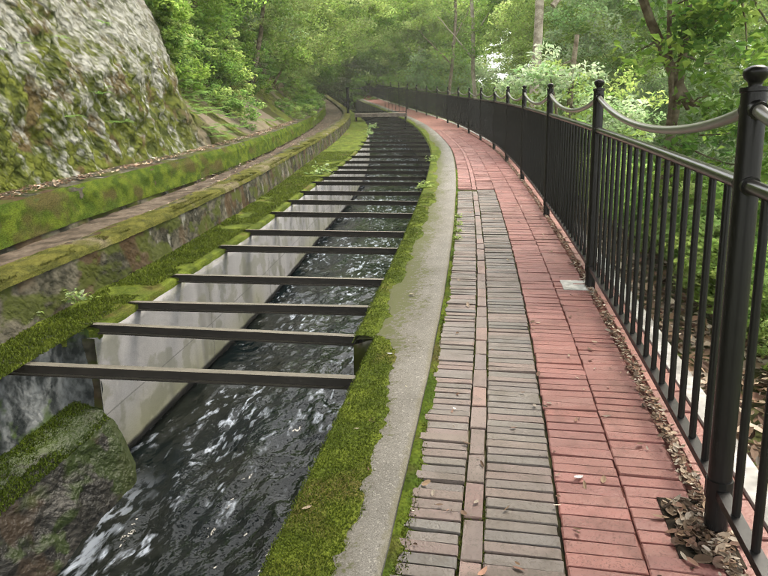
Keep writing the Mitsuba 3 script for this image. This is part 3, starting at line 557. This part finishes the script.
for x, y, h in ((-2.6, 19, 4.4), (-1.2, 23, 4.9), (-3.2, 24, 3.6), (-.2, 28, 5.2), (-2.4, 29, 4.4), (1.4, 32, 5.4), (-1.0, 34, 4.8), (-3.4, 34, 3.4), (.6, 38, 5.0), (-1.8, 41, 4.4), (2.6, 39, 5.2), (-.4, 45, 4.6), (-3.4, 44, 3.6), (1.2, 47, 4.2), (4.6, 36, 4.2), (5.2, 29, 4.6), (4.8, 44, 3.8), (-4.6, 52, 3.0), (-2.8, 55, 3.4), (-6, 58, 2.6)):
    nw[0] += 1; inst(f'woods__{nw[0]:03d}', f'crown_kind_{(1, 2, 1, 1)[nw[0] % 4]}{nw[0] % 2}', x, y, gz(x, y) + h, r.uniform(.6, .9), r.uniform(0, 360))   # boughs reaching over the lane
tag('woods', 'far-off wood closing the view above the fence and the slope, plus crowns added for shade', 'woods', kind='stuff')
# undergrowth on the slope: small tufts of fern-like leaves
def fernplant(seed, n=9, L=.45, cols=FERN):
    r = np.random.default_rng(seed); C, Nn, D, Ls, Ws, K = [], [], [], [], [], []
    for k in range(n):
        a = r.uniform(0, 6.28); out = np.array([math.cos(a), math.sin(a), 0]); side = np.array([-out[1], out[0], 0]); l = L * r.uniform(.7, 1.2); tone = np.array(cols[r.integers(len(cols))]) * r.uniform(.8, 1.25)
        for t in np.linspace(.15, 1, 13):
            p = out * l * t + np.array([0, 0, l * (.75 * t - .75 * t * t) + .03]); w = .26 * l * (1 - t * .85)
            for sg in (-1, 1):
                d = unit(side * sg + out * .45 + [0, 0, -.12]); C.append(p + d * w * .5); D.append(d); Nn.append(unit(np.array([0, 0, 1.]) + r.normal(0, .15, 3))); Ls.append(w); Ws.append(.05 * l + .01); K.append(tone * r.uniform(.85, 1.15))
    return leaf_flat(np.array(C), np.array(Nn), np.array(D), np.array(Ls), np.array(Ws), np.array(K))
for j in range(3): group(f'fern_kind_{j}', fernplant(30 + j), 'leaf')
for j, cols in enumerate((FERN, LIGHT, MID)): group(f'bush_kind_{j}', crown_mesh(60 + j, 26, 60, (.5, .5, .42), .075, cols, True, .34), 'leaf')
nu = 0
for k in range(330):
    y = 10.6 + 24 * r.random() ** 1.5; h = .62 + 3.6 * r.random() ** 1.3
    if 15 < y < 23 and h < 1.5 and r.random() < .8: continue
    low_ = y < 14 and h < 1.7
    x = float(hx(y, h)); nu += 1; bush = r.random() < .5 and not low_
    inst(f'undergrowth__{nu:03d}', f'bush_kind_{r.integers(3)}' if bush else f'fern_kind_{r.integers(3)}', x + .1, y, gz(x, y) + h, r.uniform(.5, 1.25) if bush else r.uniform(.6, 1.3) * (.75 if low_ else 1), r.uniform(0, 360))
for k in range(22):                                  # small ferns rooted in the rock itself
    y = r.uniform(3.5, 9); h = r.uniform(.8, 3.2); x = float(hx(y, h)); nu += 1; inst(f'undergrowth__{nu:03d}', f'fern_kind_{r.integers(3)}', x + .02, y, gz(x, y) + h, r.uniform(.22, .5), r.uniform(0, 360))
for k in range(230):                                 # bright growth on the falling bank behind the fence
    y = 2.2 + 14 * r.random() ** 1.2; x = float(fx(y)) + 1.0 + 2.4 * r.random() ** 1.5 + (.45 if y < 4 else 0); nu += 1
    inst(f'undergrowth__{nu:03d}', f'bush_kind_{r.choice([0, 1, 1, 1])}', x, y, gz(x, y) + float(bankz(x, y)) + .22 + .5 * r.random(), r.uniform(.45, 1.0), r.uniform(0, 360))
for k in range(110):
    y = 2.6 + 7 * r.random(); x = float(fx(y)) + r.uniform(.75, 1.5); nu += 1
    inst(f'undergrowth__{nu:03d}', f'bush_kind_{r.choice([0, 1, 1])}', x, y, gz(x, y) + float(bankz(x, y)) + .12 + .3 * r.random(), r.uniform(.28, .6), r.uniform(0, 360))
tag('undergrowth', 'ferns and low leafy growth covering the slopes on both sides of the lane', 'undergrowth', kind='stuff')

# ------------------------------------------------------------------ trees as things
def limb(p0, p1, r0, r1, n=9, wob=.06, seed=0):
    r = np.random.default_rng(seed); t = np.linspace(0, 1, n)[:, None]; p = np.array(p0) * (1 - t) + np.array(p1) * t; L = np.linalg.norm(np.array(p1) - np.array(p0))
    w = np.cumsum(r.normal(0, wob * L / n, (n, 3)), 0); w -= w[-1] * t; return p + w, np.linspace(r0, r1, n)
def tree(key, label, trunk, branches, crown, bark='bark', group=None, matl='gloss_leaf', L=.09, cols=MID, per=60, seed=0, flat=False):
    key = free(key); r = np.random.default_rng(seed); tips = []
    put(key + '__trunk', tube_mesh(*trunk, 10), bark, 50)
    for b in branches: put(key + '__branch', tube_mesh(*b, 7), bark, 50)
    v, f, c = foliage(r, crown[0], crown[1], per, L, cols, flat); put(key + '__crown', (v, f), matl, False, color=c)
    # twigs that carry the clumps
    tw = []; allp = np.vstack([trunk[0][len(trunk[0]) // 3:]] + [b[0][2:] for b in branches])
    for q in np.asarray(crown[0])[::2]:
        if np.linalg.norm(allp - q, axis=1).min() > .75: continue
        o = allp[np.argmin(np.linalg.norm(allp - q, axis=1) + .2 * np.abs(allp[:, 2] - q[2]))]; P, R_ = limb(o, q, .012, .004, 5, .15, len(tw)); tw.append(tube_mesh(P, R_, 4, False))
    if tw: put(key + '__twigs', cat(tw), bark, 60); labels[key + '__twigs'] = {'kind': 'stuff'}
    return tag(key, label, 'tree', group)
def blob(r, c, rad, n): d = unit(r.normal(0, 1, (n, 3))) * r.random((n, 1)) ** .4; return np.array(c) + d * np.array(rad)
q = np.random.default_rng(5)
def P3(x, y, z): return np.array([x, y, z], float)
# broad-leaved tree close behind the fence at the right, with the slanting bough
tree('broadleaf_tree', 'broad-leaved tree close behind the fence at the right, its dark bough slanting up',
     limb(P3(2.55, 5.9, .2), P3(2.92, 6.0, 4.2), .046, .032, 12, .05, 1),
     [limb(P3(2.85, 6.0, 1.95), P3(1.95, 5.9, 3.6), .05, .03, 12, .06, 2), limb(P3(2.7, 6.0, 1.2), P3(2.55, 6.0, 3.4), .03, .018, 9, .05, 3), limb(P3(2.9, 6.0, 2.6), P3(3.9, 5.6, 3.6), .035, .015, 8, .06, 4)],
     (np.vstack([blob(q, (3.0, 5.9, 2.75), (.85, .7, .7), 34), blob(q, (3.5, 5.5, 1.9), (.7, .6, .6), 20), blob(q, (3.1, 6.2, 3.5), (1.5, 1, .5), 34), blob(q, (2.75, 5.7, 1.6), (.55, .4, .6), 12), blob(q, (3.1, 5.6, .9), (.7, .5, .5), 12)]), .28), L=.10, cols=MID + DEEP[1:3], per=40, seed=21)
tree('leaning_tree', 'slim leaning tree with big leaves behind the nearest fence post',
     limb(P3(2.9, 4.6, -.3), P3(3.5, 4.9, 3.8), .06, .035, 10, .05, 6), [limb(P3(3.2, 4.7, 1.8), P3(2.6, 4.5, 3.3), .03, .012, 8, .06, 7)],
     (np.vstack([blob(q, (3.2, 4.7, 1.55), (.5, .5, .5), 14), blob(q, (3.4, 4.9, 2.6), (.7, .6, .5), 16), blob(q, (2.9, 5.0, .75), (.45, .5, .35), 8)]), .22), L=.10, cols=MID + [LIGHT[0]], per=40, seed=22)
tree('thick_trunk_tree', 'tall tree with a thick pale bare trunk behind the fence',
     limb(P3(3.85, 17, -.5), P3(4.35, 17.2, 11), .14, .09, 12, .03, 8), [limb(P3(4.4, 17, 5.5), P3(6.5, 17, 8.5), .08, .03, 8, .06, 9)],
     (np.vstack([blob(q, (5.5, 17, 8.5), (2.6, 2, 1.6), 30)]), .7), 'pale_bark', L=.14, cols=LIGHT, per=90, seed=23, matl='leaf', flat=True)
tree('glossy_leaf_tree', 'pale glossy-leaved bushy tree just beyond the fence near the path bend',
     limb(P3(3.9, 14, -.2), P3(4.2, 14.2, 4.2), .10, .05, 10, .05, 10), [limb(P3(4.0, 14, 1.6), P3(3.5, 13.6, 3.3), .04, .02, 7, .06, 11)],
     (np.vstack([blob(q, (3.7, 14.2, 3.0), (1.0, 1.2, .9), 34), blob(q, (4.6, 13.2, 2.4), (.9, 1.0, .9), 24)]), .36), L=.12, cols=PALE + [LIGHT[1]], per=75, seed=24)
for k, (x, y, dx, h, lab) in enumerate(((3.4, 34, .6, 9, 'slim forked tree behind the far fence, left of the pale bushy tree'), (2.9, 45, -.5, 9, 'thin pale leaning tree farthest along the fence'), (4.1, 29, -.3, 10, 'straight slim tree behind the fence, right of the forked one'))):
    z = gz(x, y)
    tree('slim_tree', lab, limb(P3(x, y, z - .6), P3(x + dx, y, z + h), .10, .05, 12, .06, 30 + k),
         [limb(P3(x + dx * .3, y, z + 2.6), P3(x - 1.6, y, z + 4.4), .04, .015, 8, .10, 40 + k), limb(P3(x + dx * .4, y, z + 3.4), P3(x + 1.5, y, z + 6), .04, .015, 8, .10, 50 + k)],
         (np.vstack([blob(q, (x, y, z + 6.2), (2.2, 1.8, 2.2), 26), blob(q, (x + .8, y, z + 3.2), (1.9, 1.2, 1.0), 14)]), .6), 'pale_bark' if k else 'bark', L=.14, cols=MID if k != 1 else LIGHT, per=80, seed=60 + k, matl='leaf', flat=True)
for k, (y, h, dx, dz, lab) in enumerate(((11.2, 2.3, -.75, 3.2, 'thin pale leaning trunk on the slope just above the bare rock'), (13, 2.2, .1, 4, 'slender brown tree on the slope among the ferns'), (19, 1.7, .75, 3.6, 'dark slanting tree on the slope above the dirt footpath'), (16, 3.2, .1, 5, 'upright thin tree high on the slope'))):
    x = float(hx(y, h)); z = gz(x, y) + h
    tree('slope_tree', lab, limb(P3(x, y, z - .3), P3(x + dx, y + .2, z + dz), .055 if k != 2 else .09, .03, 10, .05, 70 + k), [limb(P3(x + dx * .6, y + .1, z + dz * .6), P3(x + dx * .6 + .8, y, z + dz * .8), .025, .01, 6, .08, 80 + k)],
         (blob(q, (x + dx + .3, y + .2, z + dz + .2), (1.3, 1.3, .7), 24), .42), 'pale_bark' if k == 0 else 'bark', L=.10, cols=MID + LIGHT[:2], per=70, seed=90 + k, matl='leaf', flat=True)
# bright bush hanging over the footpath bend
bz = gz(-2.6, 20)
tree('overhanging_bush', 'bright yellow green bush overhanging the bend of the dirt footpath', limb(P3(-3.3, 20, bz + 1.6), P3(-2.6, 19.8, bz + 2.6), .04, .02, 6, .05, 99), [],
     (np.vstack([blob(q, (-2.7, 19.6, bz + 2.35), (.75, .6, .45), 20)]), .3), L=.11, cols=[(.22, .34, .07), (.27, .38, .10)], per=60, seed=98, matl='leaf', flat=True); labels['overhanging_bush']['category'] = 'bush'

# ------------------------------------------------------------------ dead leaves
DL = np.array([(.17, .105, .065), (.25, .175, .12), (.32, .25, .19), (.10, .065, .045), (.40, .34, .28), (.19, .11, .08)])
def curled(c, nn, d, L, W, col, r):
    """n dry leaves: an oval outline of eight points round a sunken midrib, curled at the tip"""
    n = len(c); s = np.cross(nn, d); t = np.array([-.5, -.28, 0, .28, .5]); w = np.array([0, .40, .5, .36, 0]); cu = r.uniform(.05, .45, (n, 1)); fo = r.uniform(.1, .5, (n, 1)); V = []
    for k in range(5):
        mid = c + d * (L * t[k])[:, None] + nn * (L[:, None] * cu * (t[k] ** 2) * 1.3)
        V.append(mid)
        if 0 < k < 4: V += [mid + s * (W * w[k])[:, None] + nn * W[:, None] * fo * w[k], mid - s * (W * w[k])[:, None] + nn * W[:, None] * fo * w[k]]
    v = np.stack(V, 1).reshape(-1, 3); f = np.array([[0, 1, 2], [0, 3, 1], [1, 4, 5], [1, 5, 2], [1, 6, 4], [1, 3, 6], [4, 7, 8], [4, 8, 5], [4, 9, 7], [4, 6, 9], [7, 10, 8], [7, 9, 10]])
    return v, (f[None] + (np.arange(n) * 11)[:, None, None]).reshape(-1, 3), np.repeat(col, 11, 0)
def litter(x, y, z, L, r, lift=.25):
    n = len(x); nn = unit(r.normal(0, lift, (n, 3)) * [1, 1, .2] + [0, 0, 1]); d = r.normal(0, 1, (n, 3)); d = unit(d - nn * (d * nn).sum(1, keepdims=True))
    Ls = L * np.minimum(np.exp(r.normal(-.1, .42, n)), 1.5); v, f, c = curled(np.column_stack([x, y, z]), nn, d, Ls, Ls * r.uniform(.26, .62, n), DL[r.integers(len(DL), size=n)] * r.uniform(.45, 1.35, (n, 1)), r); return world(v), f, c
r = np.random.default_rng(77)
def put_litter(key, x, y, z, L, lift=.25, tone=1.):
    v, f, c = litter(x, y, z, L, r, lift); put(key, (v, f), 'dead_leaf', False, color=np.clip(c * tone, 0, .6))
n = 4200; y = 1.2 + 16 * r.random(n) ** 2.0; x = fx(y) + np.abs(r.normal(0, .018, n)) * np.where(r.random(n) < .65, -1, 1); put_litter('leaf_litter', x, y, .004 + .012 * r.random(n), .026, .25, .8)
n = 230; y = r.normal(1.91, .09, n); x = fx(y) - .055 + r.normal(0, .052, n); k = (y > 1.72) & (y < 2.08) & (x - fx(y) > -.17) | (r.random(n) < .12); x, y = x[k], y[k]; put_litter('leaf_litter__heap', x, y, .005 + .012 * r.random(len(x)), .044, .22, .85)
n = 6000; y = .8 + 9 * r.random(n) ** 1.3; x = fx(y) + .30 + 1.1 * r.random(n) ** 1.3; put_litter('leaf_litter__bank_cover', x, y, bankz(x, y) + .02 + .05 * r.random(n), .075, .4)
n = 260; y = 1.3 + 10 * r.random(n) ** 1.4; x = fx(y) - 1.0 * r.random(n) ** 2.2; put_litter('leaf_litter__scatter', x, y, .006 + .004 * r.random(n), .027)
tag('leaf_litter', 'brown dead leaves gathered along the foot of the fence and on the bank behind it', 'leaf litter', kind='stuff')
n = 2600; y = 3 + 16 * r.random(n) ** 1.2; w = .07 + .09 * (r.random(n) < .3); x = low(y) - .10 - .22 * r.random(n); put_litter('wall_litter', x, y, .60 + .02 * r.random(n), .036, .3, 1.5)
n = 2600; y = 2.5 + 16 * r.random(n) ** 1.2; x = par(y) - .25 - .16 * r.random(n); put_litter('wall_litter__inner_line', x, y, .26 + .03 * r.random(n), .036, .3, 1.5)
n = 1600; y = 8 + 26 * r.random(n); x = low(y) + (par(y) - .3 - low(y)) * r.random(n); put_litter('wall_litter__path_cover', x, y, .25 + .02 * r.random(n), .036)
tag('wall_litter', 'pale dead leaves lying along the tops and feet of the two walls at the left', 'leaf litter', kind='stuff')
spots = [(-1.33, 2.55), (-1.31, 3.35), (-1.27, 2.62), (-1.39, 2.02), (-1.17, 2.95), (-1.30, 4.4), (-1.42, 5.2), (-1.22, 2.25), (-1.45, 6.4), (-.99, 2.18), (-.96, 2.12), (-.93, 2.05), (-1.02, 2.02), (-.84, 2.0), (-.92, 2.75), (-.85, 2.45), (-.77, 1.72), (-.6, 2.9), (-.42, 2.2), (-.9, 4.2)]
for o, y in spots:
    k = free('fallen_leaf'); v, f, c = litter(np.array([fx(y) + o]), np.array([y]), np.array([.026 if o < -1.08 else .01]), .042, r, .2); c[:] = c[0] * 1.5
    put(k, (v, f), 'dead_leaf', False, color=np.clip(c, 0, .5)); tag(k, 'single pale dead leaf lying on the kerb or the dark bricks', 'leaf', 'single fallen leaves on the kerb and the bricks')
# small plants
def weed(key, label, x, y, z, s, seed, cols=LIGHT, n=16, cat_='plant'):
    r = np.random.default_rng(seed); k = free(key); c = r.normal(0, .45, (n * 4, 3)) * s; c[:, 2] = np.abs(c[:, 2]) * .9
    nn = unit(r.normal(0, .4, c.shape) + [0, 0, 1]); d = unit(np.column_stack([c[:, :2], c[:, 2] * .2]) + 1e-6); d = unit(d - nn * (d * nn).sum(1, keepdims=True)); L = s * r.uniform(.35, .6, len(c)); col = np.array(cols)[r.integers(len(cols), size=len(c))] * r.uniform(.7, 1.2, (len(c), 1))
    v, f, cc = leaf_cards(c, nn, d, L, L * .5, col); b = world(np.array([[x, y, z]]))[0]; put(k + '__leaves', (v + b, f), 'leaf', False, color=cc)
    put(k + '__stems', cat([tube_mesh(np.array([b - [0, 0, .01], b + q]), [.0025, .001], 4, False) for q in c[::4]]), 'leaf' if False else 'moss'); tag(k, label, cat_)
for i, y in enumerate((6.2, 6.55, 6.9, 7.3)): weed('weed', f'small green weed in the joint beside the kerb, {("nearest", "second", "third", "farthest")[i]} of the short row', fx(y) - 1.03, y, .0, .055, 200 + i)
weed('weed', 'leafy green plant sprouting from the channel kerb beside a beam end', float(ex(9.6)) + .03, 9.6, .0, .13, 210)
weed('weed', 'leafy plant at the kerb edge farther along the beams', float(ex(13.4)) + .06, 13.4, .0, .12, 211)
weed('fern', 'bright little fern on the ledge above the nearest steel beam', -2.12, 4.25, .06, .09, 212, LIGHT + PALE, cat_='fern')
weed('fern', 'small fern on the mossy ledge just left of the bright fern', -2.32, 4.0, .0, .08, 213, LIGHT + PALE, cat_='fern')
weed('fern', 'small dark fern hanging under the nearest steel beam', float(lx(3.7)) + .04, 3.7, -.22, .05, 214, FERN, cat_='fern')
for i, y in enumerate((11.3, 21.5, 25.0)): weed('ledge_plant', f'pale leafy plant hanging over the beams from the left ledge, {("nearest", "middle", "farthest")[i]} of three', float(gx(y)) - .05 + .1 * i, y, .03, .2, 220 + i, LIGHT + PALE)

# ------------------------------------------------------------------ thin damp air between the trees
scene['air'] = {'type': 'homogeneous', 'albedo': rgb(.95, .95, .95), 'sigma_t': .0013}
scene['haze'] = {'type': 'cube', 'to_world': T().translate([0, 30, 12]).scale([155, 125, 29.5]), 'bsdf': {'type': 'null'}, 'interior': {'type': 'ref', 'id': 'air'}}
scene['camera']['medium'] = {'type': 'ref', 'id': 'air'}
tag('haze', kind='stuff')
